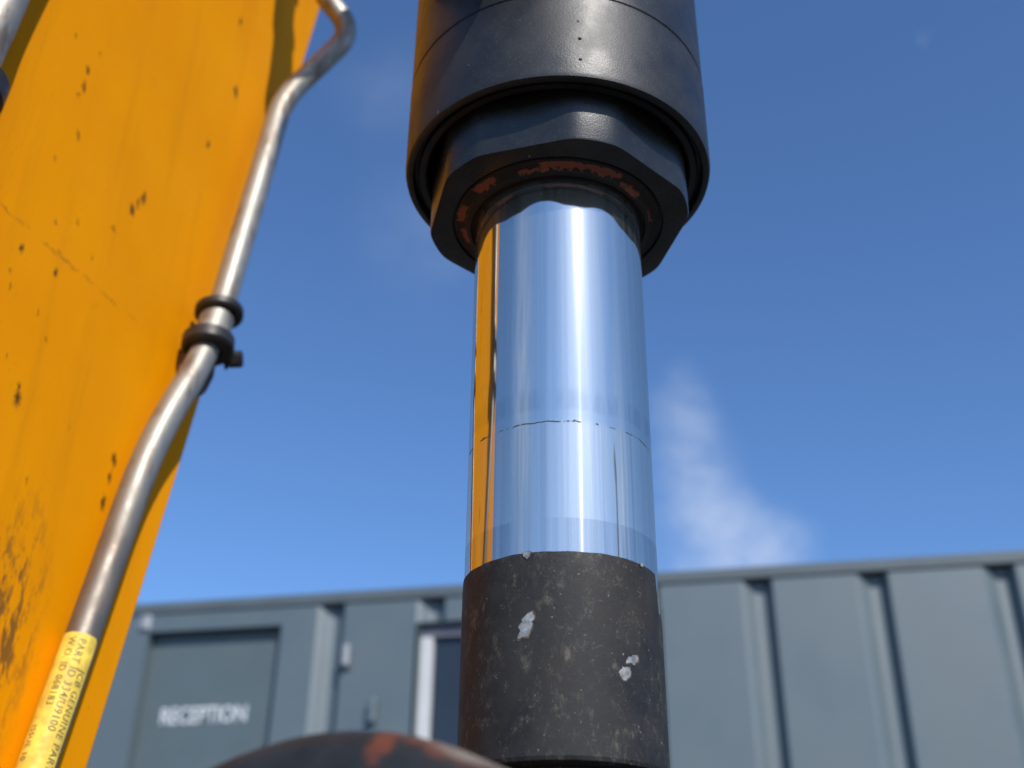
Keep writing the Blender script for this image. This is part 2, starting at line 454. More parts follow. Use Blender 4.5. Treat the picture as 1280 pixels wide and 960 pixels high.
M['concrete'] = mat_plain('yard_concrete', (0.055, 0.053, 0.050), 0.9, 0.0, 0.25, 0.8, 0.5, 60, 0.004)
M['roof'] = mat_plain('felt_roof', (0.12, 0.13, 0.135), 0.8, 0.0, 0.2, 3, 0.3, 60, 0.003)
M['galv'] = mat_plain('dark_green_pole_paint', (0.018, 0.030, 0.027), 0.5, 0.0, 0.15, 6, 0.1, 90)


# ------------------------------------------------------------------ mesh helpers
def link(name, bm, mat, parent=None, smooth=False, label=None, kind=None):
    me = bpy.data.meshes.new(name)
    bmesh.ops.recalc_face_normals(bm, faces=bm.faces)
    bm.to_mesh(me)
    bm.free()
    me.materials.append(mat)
    if smooth:
        for p in me.polygons:
            p.use_smooth = True
        me.set_sharp_from_angle(angle=R(38))
    o = bpy.data.objects.new(name, me)
    col.objects.link(o)
    if parent is not None:
        o.parent = parent
    if label:
        o['label'] = label
    if kind:
        o['kind'] = kind
    return o


def thing(name, label, cat, loc=(0, 0, 0), rz=0.0, group=None):
    o = bpy.data.objects.new(name, None)
    o.empty_display_size = 0.1
    col.objects.link(o)
    o.location = loc
    o.rotation_euler = (0, 0, rz)
    o['label'] = label
    o['category'] = cat
    if group:
        o['group'] = group
    return o


def add_box(bm, lo, hi, bevel=0.0):
    x0, y0, z0 = lo
    x1, y1, z1 = hi
    vs = [bm.verts.new(p) for p in ((x0, y0, z0), (x1, y0, z0), (x1, y1, z0), (x0, y1, z0), (x0, y0, z1), (x1, y0, z1), (x1, y1, z1), (x0, y1, z1))]
    fs = [bm.faces.new([vs[i] for i in q]) for q in ((0, 3, 2, 1), (4, 5, 6, 7), (0, 1, 5, 4), (1, 2, 6, 5), (2, 3, 7, 6), (3, 0, 4, 7))]
    if bevel:
        es = list({e for f in fs for e in f.edges})
        bmesh.ops.bevel(bm, geom=es, offset=bevel, segments=2, affect='EDGES', profile=0.5)


def box(lo, hi, bevel=0.0):
    bm = bmesh.new()
    add_box(bm, lo, hi, bevel)
    return bm


def add_lathe(bm, prof, n=96, mat4=None, close=True):
    """prof: list of (r, z); r == 0 closes to a point"""
    rings = []
    for (r, z) in prof:
        if r <= 1e-9:
            rings.append([bm.verts.new((0, 0, z))])
        else:
            rings.append([bm.verts.new((r * math.cos(2 * math.pi * i / n), r * math.sin(2 * math.pi * i / n), z)) for i in range(n)])
    for a, b in zip(rings, rings[1:]):
        for i in range(n):
            j = (i + 1) % n
            q = [a[i % len(a)], a[j % len(a)], b[j % len(b)], b[i % len(b)]]
            q2 = []
            for v in q:
                if v not in q2:
                    q2.append(v)
            if len(q2) >= 3:
                bm.faces.new(q2)
    if mat4 is not None:
        bmesh.ops.transform(bm, matrix=mat4, verts=[v for r in rings for v in r])


def lathe(prof, n=96, mat4=None):
    bm = bmesh.new()
    add_lathe(bm, prof, n, mat4)
    return bm


def round_path(pts, radius, seg=8):
    pts = [Vector(p) for p in pts]
    out = [pts[0]]
    for i in range(1, len(pts) - 1):
        a, b, c = pts[i - 1], pts[i], pts[i + 1]
        rr = radius if not isinstance(radius, (list, tuple)) else radius[i]
        d0 = min(rr, (b - a).length * 0.48)
        d1 = min(rr, (c - b).length * 0.48)
        p0 = b + (a - b).normalized() * d0
        p1 = b + (c - b).normalized() * d1
        for k in range(seg + 1):
            t = k / seg
            out.append(p0 * (1 - t) ** 2 + b * 2 * t * (1 - t) + p1 * t * t)
    out.append(pts[-1])
    return out


def add_tube(bm, path, r, n=24, caps=True):
    path = [Vector(p) for p in path]
    # parallel transport frame
    t0 = (path[1] - path[0]).normalized()
    nrm = t0.orthogonal().normalized()
    rings = []
    for i, p in enumerate(path):
        if i == 0:
            t = t0
        elif i == len(path) - 1:
            t = (path[i] - path[i - 1]).normalized()
        else:
            t = ((path[i] - path[i - 1]).normalized() + (path[i + 1] - path[i]).normalized()).normalized()
        nrm = (nrm - t * nrm.dot(t)).normalized()
        bn = t.cross(nrm)
        rr = r[i] if isinstance(r, (list, tuple)) else r
        rings.append([bm.verts.new(p + (nrm * math.cos(2 * math.pi * k / n) + bn * math.sin(2 * math.pi * k / n)) * rr) for k in range(n)])
    for a, b in zip(rings, rings[1:]):
        for k in range(n):
            bm.faces.new((a[k], a[(k + 1) % n], b[(k + 1) % n], b[k]))
    if caps:
        bm.faces.new(rings[0][::-1])
        bm.faces.new(rings[-1])


def tube(path, r, n=24):
    bm = bmesh.new()
    add_tube(bm, path, r, n)
    return bm


def axis_matrix(p, direction):
    q = Vector(direction).normalized().to_track_quat('Z', 'Y')
    return Matrix.Translation(Vector(p)) @ q.to_matrix().to_4x4()


def text_bm(body, size, extrude=0.0, align='LEFT', spacing=1.0, bold=0.0):
    cu = bpy.data.curves.new('lettering', 'FONT')
    cu.body = body
    cu.size = size
    cu.extrude = extrude
    cu.offset = size * bold
    cu.align_x = align
    cu.space_character = spacing
    cu.resolution_u = 3
    tmp = bpy.data.objects.new('lettering_tmp', cu)
    col.objects.link(tmp)
    dg = bpy.context.evaluated_depsgraph_get()
    me = tmp.evaluated_get(dg).to_mesh()
    bm = bmesh.new()
    bm.from_mesh(me)
    tmp.evaluated_get(dg).to_mesh_clear()
    bpy.data.objects.remove(tmp)
    bpy.data.curves.remove(cu)
    return bm


# ------------------------------------------------------------------ ground
bm = bmesh.new()
bmesh.ops.create_grid(bm, x_segments=8, y_segments=8, size=600)
g = link('ground', bm, M['concrete'], kind='structure')

# ------------------------------------------------------------------ site cabin (local x along its wall, y into it, z up)
CAB_O = Vector((-1.8649738, 5.63460724, 0.0))
CAB_RZ = math.atan2(-0.21555431, 0.97649185)
cabin = thing('site_cabin', 'slate grey steel site cabin with vertical grooved walls and a RECEPTION door', 'cabin', CAB_O, CAB_RZ)
Z0, ZW, ZT = 0.16, 2.692, 2.75
GW, GD = 0.146, 0.048
X0, X1 = -2.2, 7.6
DOOR = (0.052, 0.768, 2.60)
WIN = (1.470, 2.610, 1.10, 2.575)
grooves = [-1.98, -1.46, -0.94, -0.46, 0.948, 1.455, 1.970, 2.480, 2.995, 3.503, 4.040, 4.565, 5.09, 5.61, 6.13, 6.65, 7.17]
grooves = [x for x in grooves]


def add_quad(bm, *ps):
    bm.faces.new([bm.verts.new(p) for p in ps])


def groove_bm(x, z0, z1):
    """one pressed groove: left flank, floor, right flank, closed top and bottom"""
    bm = bmesh.new()
    prof = []
    for i in range(13):                                  # smooth pressed flanks
        t = i / 12
        prof.append((x + 0.072 * t, GD * (0.6 * t + 0.4 * t * t * (3 - 2 * t))))
    for i in range(13):
        t = i / 12
        prof.append((x + GW - 0.042 + 0.042 * t, GD * (1 - t * t * (3 - 2 * t))))
    lo = [bm.verts.new((px, py, z0)) for px, py in prof]
    hi = [bm.verts.new((px, py, z1)) for px, py in prof]
    for i in range(len(prof) - 1):
        bm.faces.new((lo[i], lo[i + 1], hi[i + 1], hi[i]))
    return bm


def panel(x0, x1, z0, z1, name='wall_panel'):
    bm = box((x0, 0.0, z0), (x1, 0.003, z1))
    return link(name, bm, M['cabin'], cabin)


cuts = []
xs = [X0] + [v for gx in grooves for v in (gx, gx + GW)] + [X1]
# alternate panel / groove
seq = []
for i in range(0, len(xs) - 1):
    seq.append((xs[i], xs[i + 1], 'panel' if i % 2 == 0 else 'groove'))
for (a, b, kind) in seq:
    spans = [(a, b, Z0, ZW)]
    for (ox0, ox1, oz0, oz1) in ((DOOR[0], DOOR[1], Z0, DOOR[2]), WIN):
        nxt = []
        for (p, q, z0, z1) in spans:
            lo, hi = max(p, ox0), min(q, ox1)
            if hi - lo < 1e-4 or z1 <= oz0 or z0 >= oz1:
                nxt.append((p, q, z0, z1))
                continue
            if kind == 'groove':
                if oz1 < z1:
                    nxt.append((p, q, oz1, z1))
                if oz0 > z0:
                    nxt.append((p, q, z0, oz0))
                continue
            if p < lo:
                nxt.append((p, lo, z0, z1))
            if q > hi:
                nxt.append((hi, q, z0, z1))
            if oz1 < z1:
                nxt.append((lo, hi, oz1, z1))
            if oz0 > z0:
                nxt.append((lo, hi, z0, oz0))
        spans = nxt
    for (p, q, z0, z1) in spans:
        if kind == 'groove':
            link('wall_groove', groove_bm(p, z0, z1), M['cabin'], cabin, True)
        else:
            panel(p, q, z0, z1)
# short pressed groove over the door's left corner, standing just proud of the panel
bm = bmesh.new()
for (p, q) in (((-0.010, -0.002), (0.022, -0.018)), ((0.022, -0.018), (0.045, -0.018)), ((0.045, -0.018), (0.060, -0.002))):
    add_quad(bm, (p[0], p[1], 2.615), (q[0], q[1], 2.615), (q[0], q[1], 2.685), (p[0], p[1], 2.685))
add_quad(bm, (-0.010, -0.002, 2.615), (0.022, -0.018, 2.615), (0.045, -0.018, 2.615), (0.060, -0.002, 2.615))
link('corner_bracket', bm, M['lampglass'], cabin)

link('roof_rail', box((X0 - 0.02, -0.010, ZW + 0.001), (X1 + 0.02, 0.08, ZT), 0.006), M['rail'], cabin)
link('floor_rail', box((X0 - 0.02, -0.010, 0.06), (X1 + 0.02, 0.08, Z0 - 0.001)), M['rail'], cabin)
link('roof', box((X0, 0.083, ZT - 0.05), (X1, 2.43, ZT - 0.015)), M['roof'], cabin)
link('rear_wall', box((X0, 2.40, Z0), (X1, 2.44, ZT - 0.053)), M['cabin'], cabin)
link('end_wall', box((X0 - 0.003, 0.05, Z0), (X0 + 0.03, 2.398, ZT - 0.053)), M['cabin'], cabin)
link('end_wall', box((X1 - 0.03, 0.05, Z0), (X1 + 0.003, 2.398, ZT - 0.053)), M['cabin'], cabin)
link('inner_lining', box((X0 + 0.035, 0.115, Z0), (X1 - 0.035, 0.13, ZW - 0.03)), M['header'], cabin)

# door
dx0, dx1, dz1 = DOOR
DD = 0.058
door = link('door', box((dx0 + 0.004, DD, Z0), (dx1 - 0.004, DD + 0.04, dz1 - 0.004), 0.003), M['door'], cabin)
bm = bmesh.new()
add_box(bm, (dx0 - 0.002, 0.004, Z0), (dx0 + 0.003, DD + 0.045, dz1))
add_box(bm, (dx1 - 0.003, 0.004, Z0), (dx1 + 0.002, DD + 0.045, dz1))
add_box(bm, (dx0 + 0.0035, 0.004, dz1 - 0.003), (dx1 - 0.0035, DD + 0.045, dz1 + 0.002))
link('door_reveal', bm, M['cabin'], door)
bm = text_bm('RECEPTION', 0.108, 0.002, 'LEFT', 0.98)
xsv = [v.co.x for v in bm.verts]
ysv = [v.co.y for v in bm.verts]
sx = 0.445 / (max(xsv) - min(xsv))
for v in bm.verts:
    x, y, z = v.co
    v.co = ((x - min(xsv)) * sx + 0.166, DD - 0.0022 - z, 2.150 + (y - min(ysv)) * 0.080 / (max(ysv) - min(ysv)))
link('lettering', bm, M['white'], door)
bm = bmesh.new()
add_box(bm, (dx1 - 0.10, DD - 0.05, 1.12), (dx1 - 0.07, DD - 0.001, 1.15), 0.004)
add_box(bm, (dx1 - 0.20, DD - 0.05, 1.122), (dx1 - 0.101, DD - 0.035, 1.148), 0.004)
link('handle', bm, M['bright_edge'], door)

# window with pale frame, shutter box and dark glass
wx0, wx1, wz0, wz1 = WIN
window = link('window', box((wx0 + 0.001, 0.045, wz1 - 0.062), (wx1 - 0.001, 0.098, wz1 - 0.001), 0.004), M['header'], cabin, label='mauve grey shutter box over dark pale framed window')
bm = bmesh.new()
add_box(bm, (wx0 + 0.001, 0.036, wz0 + 0.055), (wx0 + 0.060, 0.098, wz1 - 0.064), 0.006)
add_box(bm, (wx1 - 0.060, 0.036, wz0 + 0.055), (wx1 - 0.001, 0.098, wz1 - 0.064), 0.006)
add_box(bm, (wx0 + 0.001, 0.036, wz0 + 0.001), (wx1 - 0.001, 0.098, wz0 + 0.054), 0.006)
link('frame', bm, M['frame'], window)
link('pane', box((wx0 + 0.061, 0.075, wz0 + 0.056), (wx1 - 0.061, 0.083, wz1 - 0.064)), M['glass'], window)
bm = bmesh.new()
add_box(bm, (wx0 - 0.003, 0.0045, wz0), (wx0 + 0.0005, 0.10, wz1))
add_box(bm, (wx1 - 0.0005, 0.0045, wz0), (wx1 + 0.003, 0.10, wz1))
add_box(bm, (wx0 + 0.001, 0.0045, wz1 - 0.0005), (wx1 - 0.001, 0.10, wz1 + 0.003))
link('reveal', bm, M['cabin'], window)

# small bulkhead lamp and a lock plate between door and window
lampb = link('bulkhead_lamp', box((1.098, -0.012, 2.362), (1.146, -0.0005, 2.484), 0.004), M['rail'], cabin)
link('lamp_cover', box((1.104, -0.040, 2.370), (1.140, -0.0125, 2.476), 0.012), M['lampglass'], lampb)
link('isolator_box', box((1.258, -0.045, 2.100), (1.292, -0.0005, 2.215), 0.008), M['cabin'], cabin)

# ------------------------------------------------------------------ excavator arm (local x out of the plate, y across it, z up)
ARM_RZ = math.atan2(-0.21989272, 0.97552406)
ARM_O = Vector((-0.39020962, 0.08795709, 0.0))
arm = thing('excavator_arm', 'yellow painted steel excavator arm with dirt marks at the left', 'excavator arm', ARM_O, ARM_RZ)


def edge_r(z):
    return 0.635 + (z - 1.03) * 0.2085


def edge_l(z):
    return 0.352 + (z - 1.3) * 0.0


def plate_bm(x0, x1, z0, z1, ya, yb):
    bm = bmesh.new()
    vs = []
    for x in (x0, x1):
        vs.append([bm.verts.new((x, ya(z0), z0)), bm.verts.new((x, yb(z0), z0)), bm.verts.new((x, yb(z1), z1)), bm.verts.new((x, ya(z1), z1))])
    a, b = vs
    bm.faces.new(a[::-1])
    bm.faces.new(b)
    for i in range(4):
        j = (i + 1) % 4
        bm.faces.new((a[i], a[j], b[j], b[i]))
    return bm


AZ0, AZ1 = 0.25, 3.1
bm = plate_bm(-0.012, 0.0, AZ0, AZ1, edge_l, edge_r)
bmesh.ops.bevel(bm, geom=[e for e in bm.edges], offset=0.0022, segments=2, affect='EDGES', profile=0.5)
link('face_plate', bm, M['yellow'], arm)
link('side_plate', plate_bm(-0.30, -0.0125, AZ0, AZ1, lambda z: edge_r(z) - 0.030, lambda z: edge_r(z) - 0.018), M['yellow'], arm)
link('side_plate', plate_bm(-0.30, -0.0125, AZ0, AZ1, lambda z: edge_l(z) + 0.018, lambda z: edge_l(z) + 0.030), M['yellow'], arm)
link('rear_plate', plate_bm(-0.313, -0.3005, AZ0, AZ1, edge_l, edge_r), M['yellow'], arm)

PR = 0.0100


def pipe_thing(label):
    return thing('hydraulic_pipe', label, 'hydraulic pipe', ARM_O, ARM_RZ, 'steel hydraulic pipes clamped along the yellow arm')


# the long bent pipe
pipe = pipe_thing('bent dull steel pipe with yellow part sticker along the arm edge')
path = round_path([(0.0125, 0.393, 0.28), (0.0125, 0.618, 1.238), (0.022, 0.6500, 1.322), (0.022, 0.6635, 1.372), (0.022, 0.712, 1.632), (0.080, 0.722, 1.715),
                   (0.050, 0.698, 1.752), (0.047, 0.672, 1.85), (0.047, 0.655, 2.1), (0.016, 0.69, 2.3), (0.016, 0.78, 2.75)],
                  [0, 0.045, 0.03, 0.02, 0.026, 0.026, 0.02, 0.03, 0.05, 0.05, 0], 10)
link('tube', tube(path, PR, 32), M['pipe'], pipe, True)


def clip_ring(parent, p, axis, r_out, h, mat, lip=0.002):
    prof = [(PR + 0.0004, -h / 2), (r_out - lip, -h / 2), (r_out, -h / 2 + lip), (r_out, h / 2 - lip), (r_out - lip, h / 2), (PR + 0.0004, h / 2)]
    return link('clamp_ring', lathe(prof, 48, axis_matrix(p, axis)), mat, parent, True)


ax = Vector((0.004, 0.012, 0.045)).normalized()
c0 = Vector((0.0215, 0.6628, 1.3690))
c1 = Vector((0.022, 0.6536, 1.3350))
clip_ring(pipe, c0, Vector((-0.12, 0.10, 1)), 0.0182, 0.009, M['clip'])
clip_ring(pipe, c1, Vector((-0.12, 0.14, 1)), 0.0192, 0.013, M['clip'])
link('clamp_sleeve', lathe([(PR + 0.0005, -0.011), (0.0128, -0.011), (0.0128, 0.011), (PR + 0.0005, 0.011)], 40, axis_matrix((c0 + c1) / 2, c0 - c1)), M['pipe'], pipe, True)
# bolt and bracket of the clamp, at the arm's edge side
bolt_p = c1 + Vector((0.010, 0.0215, -0.001))
bm = lathe([(0, -0.004), (0.0055, -0.004), (0.0065, -0.003), (0.0065, 0.006), (0.0052, 0.0075), (0, 0.0075)], 6, axis_matrix(bolt_p, (0.9, 0.3, 0.1)))
add_lathe(bm, [(0, -0.006), (0.0078, -0.006), (0.0078, -0.0041), (0, -0.0041)], 24, axis_matrix(bolt_p, (0.9, 0.3, 0.1)))
link('clamp_bolt', bm, M['clip'], pipe)
bm = bmesh.new()
vsa = []
for x in (0.002, 0.013):
    vsa.append([bm.verts.new((x, y, z)) for (y, z) in ((0.649, 1.335), (0.687, 1.340), (0.687, 1.326), (0.679, 1.308), (0.661, 1.295), (0.649, 1.313))])
bm.faces.new(vsa[0][::-1])
bm.faces.new(vsa[1])
for i in range(6):
    j = (i + 1) % 6
    bm.faces.new((vsa[0][i], vsa[0][j], vsa[1][j], vsa[1][i]))
bmesh.ops.bevel(bm, geom=list(bm.edges), offset=0.002, segments=2, affect='EDGES')
link('clamp_bracket', bm, M['clip_brown'], pipe)
# clamp higher up the pipe, above the hop
clip_ring(pipe, Vector((0.047, 0.668, 1.89)), Vector((0, -0.1, 1)), 0.0165, 0.012, M['clip'])
clip_ring(pipe, Vector((0.0475, 0.676, 1.832)), Vector((0, -0.15, 1)), 0.0150, 0.010, M['clip'])

# printed part sticker wrapped round the lower end of that pipe
pa = Vector((0.0125, 0.393, 0.28))
pd = (Vector((0.0125, 0.618, 1.238)) - pa).normalized()
S_TOP = (Vector((0.0125, 0.5835, 1.0925)) - pa).dot(pd)     # distance along the pipe of the sticker's upper end
LABEL_LEN = 0.105
# direction on the pipe that the camera looks at, in arm coords, and the across direction
view = Vector((math.cos(-ARM_RZ) * 1.0, math.sin(-ARM_RZ), 0))
cam_l = Matrix.Rotation(-ARM_RZ, 4, 'Z') @ (Vector((0, 0, CAM_H)) - ARM_O)
mid = pa + pd * (S_TOP - 0.04)
e1 = (cam_l - mid)
e1 = (e1 - pd * e1.dot(pd)).normalized()
e2 = pd.cross(e1)
if (Matrix.Rotation(ARM_RZ, 4, 'Z') @ e2).x < 0:
    e2 = -e2                                                 # e2 runs to the right over the pipe


def on_pipe(s, a, r):
    return pa + pd * s + (e1 * math.cos(a) + e2 * math.sin(a)) * r


bm = bmesh.new()
A0, A1, CR = R(-112), R(62), 0.0035
na, ns = 36, 30
grid = {}
for i in range(na + 1):
    for k in range(ns + 1):
        a = A0 + (A1 - A0) * i / na
        s = k / ns * LABEL_LEN
        # rounded upper corners
        arc = min((a - A0), (A1 - a)) * PR
        top = CR - math.sqrt(max(0, CR * CR - max(0, CR - arc) ** 2)) if arc < CR else 0.0
        s = max(s, top)
        grid[i, k] = bm.verts.new(on_pipe(S_TOP - s, a, PR + 0.00022))
for i in range(na):
    for k in range(ns):
        try:
            bm.faces.new((grid[i, k], grid[i + 1, k], grid[i + 1, k + 1], grid[i, k + 1]))
        except ValueError:
            pass
bmesh.ops.remove_doubles(bm, verts=bm.verts, dist=1e-6)
sticker = link('sticker', bm, M['label'], pipe, True)


def pipe_text(body, s0, ang, size, weight=0.0):
    bm = text_bm(body, size, 0.0, 'LEFT', 1.12, 0.006)
    for k in range(-6, 26):                              # fine strips, so that the strokes can bend round the pipe
        bmesh.ops.bisect_plane(bm, geom=bm.verts[:] + bm.edges[:] + bm.faces[:], plane_co=(0, k * 0.0004, 0), plane_no=(0, 1, 0))
    bmesh.ops.triangulate(bm, faces=bm.faces)
    for v in bm.verts:
        x, y, z = v.co
        v.co = on_pipe(S_TOP - s0 - x, ang + (y - size * 0.35) / PR, PR + 0.00038)
    return bm


bmx = bmesh.new()
for (body, s0, ang, size) in (('JCB GENUINE PART', 0.0215, R(38), 0.0062), ('PART ID 334/U9100', 0.0035, R(6), 0.0060), ('W.O. ID 068183', 0.0030, R(-27), 0.0056),
                              ('ISSUE 10', 0.057, R(-52), 0.0050), ('11/19', 0.084, R(-6), 0.0060)):
    b2 = pipe_text(body, s0, ang, size)
    me = bpy.data.meshes.new('lettering')
    b2.to_mesh(me)
    b2.free()
    bmx.from_mesh(me)
    bpy.data.meshes.remove(me)
link('lettering', bmx, M['ink'], sticker)

# the straight pipe at the far left with its clamp
pipe2 = pipe_thing('straight bright steel pipe with black clamp in the top left corner')
P2_MID = [(0.015, 0.4797, 1.023), (0.015, 0.437, 1.129), (0.015, 0.3917, 1.2413), (0.016, 0.3732, 1.3045), (0.016, 0.3777, 1.3513), (0.016, 0.3836, 1.4038), (0.016, 0.385, 1.4452)]
P2 = [(0.015, 0.46, 0.30), (0.015, 0.462, 0.90)] + P2_MID + [(0.016, 0.43, 1.75), (0.016, 0.60, 2.7)]
link('tube', tube(round_path(P2, 0.05, 8), 0.0115, 32), M['pipe'], pipe2, True)
P2a = Vector(P2_MID[-3])
P2d = (Vector(P2_MID[-2]) - P2a).normalized()
q0 = P2a + P2d * -0.020
link('clamp_ring', lathe([(0.0117, -0.008), (0.017, -0.008), (0.0205, -0.006), (0.0205, 0.006), (0.017, 0.008), (0.0117, 0.008)], 48, axis_matrix(q0, P2d)), M['clip'], pipe2, True)
q1 = P2a + P2d * -0.056
link('clamp_ring', lathe([(0.0117, -0.006), (0.017, -0.006), (0.019, -0.004), (0.019, 0.004), (0.017, 0.006), (0.0117, 0.006)], 48, axis_matrix(q1, P2d)), M['clip'], pipe2, True)
link('clamp_bracket', box((0.001, q0.y - 0.012, q0.z - 0.045), (0.014, q0.y + 0.004, q0.z + 0.008), 0.002), M['clip'], pipe2)

# hose added out of view, routed so its shadow falls on the plate and on the pipe's hop
arm_shadow_hose = link('shadow_hose', tube(round_path([(0.10, 0.60, 2.75), (0.116, 0.567, 2.2), (0.116, 0.580, 1.946), (0.116, 0.592, 1.84), (0.116, 0.590, 1.772), (0.116, 0.700, 1.757), (0.19, 0.74, 1.95), (0.20, 0.76, 2.75)],
                             [0, 0.05, 0.05, 0.05, 0.026, 0.035, 0.05, 0], 8), 0.0135, 24), M['shadow_hose'], arm, True)
link('shadow_hose_crimp', lathe([(0.0136, -0.02), (0.016, -0.02), (0.0165, -0.018), (0.0165, 0.018), (0.016, 0.02), (0.0136, 0.02)], 24, axis_matrix((0.116, 0.586, 1.895), (0, -0.11, 1))), M['clip'], arm_shadow_hose, True)

# ------------------------------------------------------------------ hydraulic ram
RAM = Vector((0.02152916, 0.45318891, 0.0))
ram = thing('hydraulic_ram', 'chromed hydraulic ram rod between black cylinder above and worn black sleeve', 'hydraulic ram', RAM)
RR = 0.0402
rod = link('rod', lathe([(0, 0.9845), (RR, 0.9845), (RR, 1.05), (RR, 1.15), (RR, 1.30), (0, 1.30)], 160), M['chrome'], ram, True)

ZR = 1.2705       # lower rim of the barrel
RB = 0.0768
prof = [(0.0405, ZR + 0.030), (0.0655, ZR + 0.030), (0.0655, ZR + 0.0030), (0.0668, ZR + 0.0018), (0.0698, ZR + 0.0018), (0.0704, ZR + 0.0045), (0.0722, ZR + 0.0045), (0.0724, ZR + 0.001), (0.0730, ZR), (RB - 0.0022, ZR), (RB - 0.0006, ZR + 0.0008), (RB, ZR + 0.0030),
        (RB, ZR + 0.0505), (RB - 0.0008, ZR + 0.0513), (RB - 0.0008, ZR + 0.0527), (RB - 0.0002, ZR + 0.0533),
        (RB - 0.0002, 1.90), (RB - 0.002, 1.903), (0, 1.903)]
barrel = link('barrel', lathe(prof, 160), M['black'], ram, True)

for (th, z, r) in ((5.5, ZR + 0.0235, 0.0010), (5.6, ZR + 0.0105, 0.0009), (5.0, ZR + 0.0345, 0.0006), (-35, ZR + 0.019, 0.0006)):
    bm = bmesh.new()
    bmesh.ops.create_icosphere(bm, subdivisions=2, radius=r, matrix=Matrix.Translation(((RB - r * 0.3) * math.cos(R(th - 90)), (RB - r * 0.3) * math.sin(R(th - 90)), z)))
    link('weld_spatter', bm, M['black'], barrel, True)

# hex gland nut with rounded corners
HEX_R, HEX_C = 0.0700, 0.0645
nut_pts = []
NA = 180
for i in range(NA):
    a = 2 * math.pi * i / NA
    k = (a - R(-90 + 13)) % R(60)
    k = k - R(60) if k > R(30) else k            # angle from nearest corner
    apo = HEX_R * math.cos(R(30))
    r = apo / math.cos(R(30) - abs(k))
    r = -math.log(math.exp(-r * 900) + math.exp(-HEX_C * 900)) / 900 if False else min(r, HEX_C)
    nut_pts.append((a, r))
# soften the corner transitions
rs = [p[1] for p in nut_pts]
for _ in range(3):
    rs = [(rs[i - 1] + 2 * rs[i] + rs[(i + 1) % NA]) / 4 for i in range(NA)]
bm = bmesh.new()
ZN0, ZN1 = 1.2450, ZR + 0.0295
rings = []
for (z, off) in ((ZN1, 0.0), (ZN0 + 0.0012, 0.0), (ZN0 + 0.0003, 0.0004), (ZN0, 0.0013)):
    rings.append([bm.verts.new(((rs[i] - off) * math.cos(nut_pts[i][0]), (rs[i] - off) * math.sin(nut_pts[i][0]), z)) for i in range(NA)])
for rad, z in ((0.0520, ZN0), (0.0515, ZN0 + 0.0014), (0.0508, ZN0 + 0.0014)):
    rings.append([bm.verts.new((rad * math.cos(p[0]), rad * math.sin(p[0]), z)) for p in nut_pts])
for a, b in zip(rings, rings[1:]):
    for i in range(NA):
        j = (i + 1) % NA
        bm.faces.new((a[i], a[j], b[j], b[i]))
nut = link('gland_nut', bm, M['nut'], ram, True)
seal = link('seal_ring', lathe([(0.0507, ZN0 + 0.0020), (0.0507, ZN0 + 0.0004), (0.0502, ZN0 - 0.0002), (0.0462, ZN0 - 0.0004), (0.0452, ZN0 - 0.0012), (0.0446, ZN0 - 0.0030),
                                (0.0430, ZN0 - 0.0036), (0.0424, ZN0 - 0.0024), (0.0414, ZN0 - 0.0024), (0.0406, ZN0 - 0.0040), (0.0404, ZN0 - 0.0034), (0.0404, ZN0 + 0.012)], 160), M['seal'], ram, True)

# worn black sleeve at the foot of the rod, its upper edge flaked off on the right
bm = bmesh.new()
NS = 360
ZB = 0.9825
top_ring, low = [], []
RSV = RR + 0.0006
tops = []
for i in range(NS):
    a = 2 * math.pi * i / NS
    t = 1.0588
    th = math.degrees((a - R(-90) + math.pi) % (2 * math.pi) - math.pi)     # 0 faces the camera, + to the right
    jag = 0.00010 * math.sin(i * 0.11) + 0.00008 * math.sin(i * 0.37 + 1) + 0.00007 * rnd.random()
    if 70 < th < 128:
        t = 1.0415 + 0.0018 * math.sin(i * 0.9) + 0.0012 * rnd.random()
    elif 66 < th <= 70:
        t = 1.0588 - (th - 66) / 4 * 0.015
    tops.append(t + jag)
levels = [1.0, 0.93, 0.7, 0.4, 0.15, 0.0]
rings = []
rings.append([bm.verts.new(((RR - 0.0004) * math.cos(2 * math.pi * i / NS), (RR - 0.0004) * math.sin(2 * math.pi * i / NS), tops[i] + 0.0001)) for i in range(NS)])
for lv in levels:
    rr = RSV - (0.0002 if lv == 1.0 else 0)
    rings.append([bm.verts.new((rr * math.cos(2 * math.pi * i / NS), rr * math.sin(2 * math.pi * i / NS), ZB + (tops[i] - ZB) * lv)) for i in range(NS)])
for a, b in zip(rings, rings[1:]):
    for i in range(NS):
        j = (i + 1) % NS
        bm.faces.new((a[i], a[j], b[j], b[i]))
sleeve = link('sleeve', bm, M['sleeve'], ram, True)
# rounded lower edge, bare where the paint has rubbed off, and the rod end below
link('sleeve_edge', lathe([(RSV + 0.0001, ZB + 0.0002), (RSV - 0.0004, ZB - 0.0012), (RSV - 0.0022, ZB - 0.0022), (0.034, ZB - 0.0024)], 160), M['sleeve'], ram, True)
bm = lathe([(0.034, ZB - 0.0022), (0.0335, ZB - 0.012), (0.036, ZB - 0.03), (0.036, ZB - 0.08), (0, ZB - 0.08)], 96)
link('rod_end', bm, M['sleeve'], ram, True)
bm = lathe([(0, -0.035), (0.022, -0.035), (0.0225, -0.034), (0.046, -0.034), (0.048, -0.032), (0.048, 0.032), (0.046, 0.034), (0.0225, 0.034), (0.022, 0.035), (0, 0.035)], 64,
           axis_matrix((0, 0, ZB - 0.105), (1, 0, 0)))
link('rod_eye', bm, M['sleeve'], ram, True)


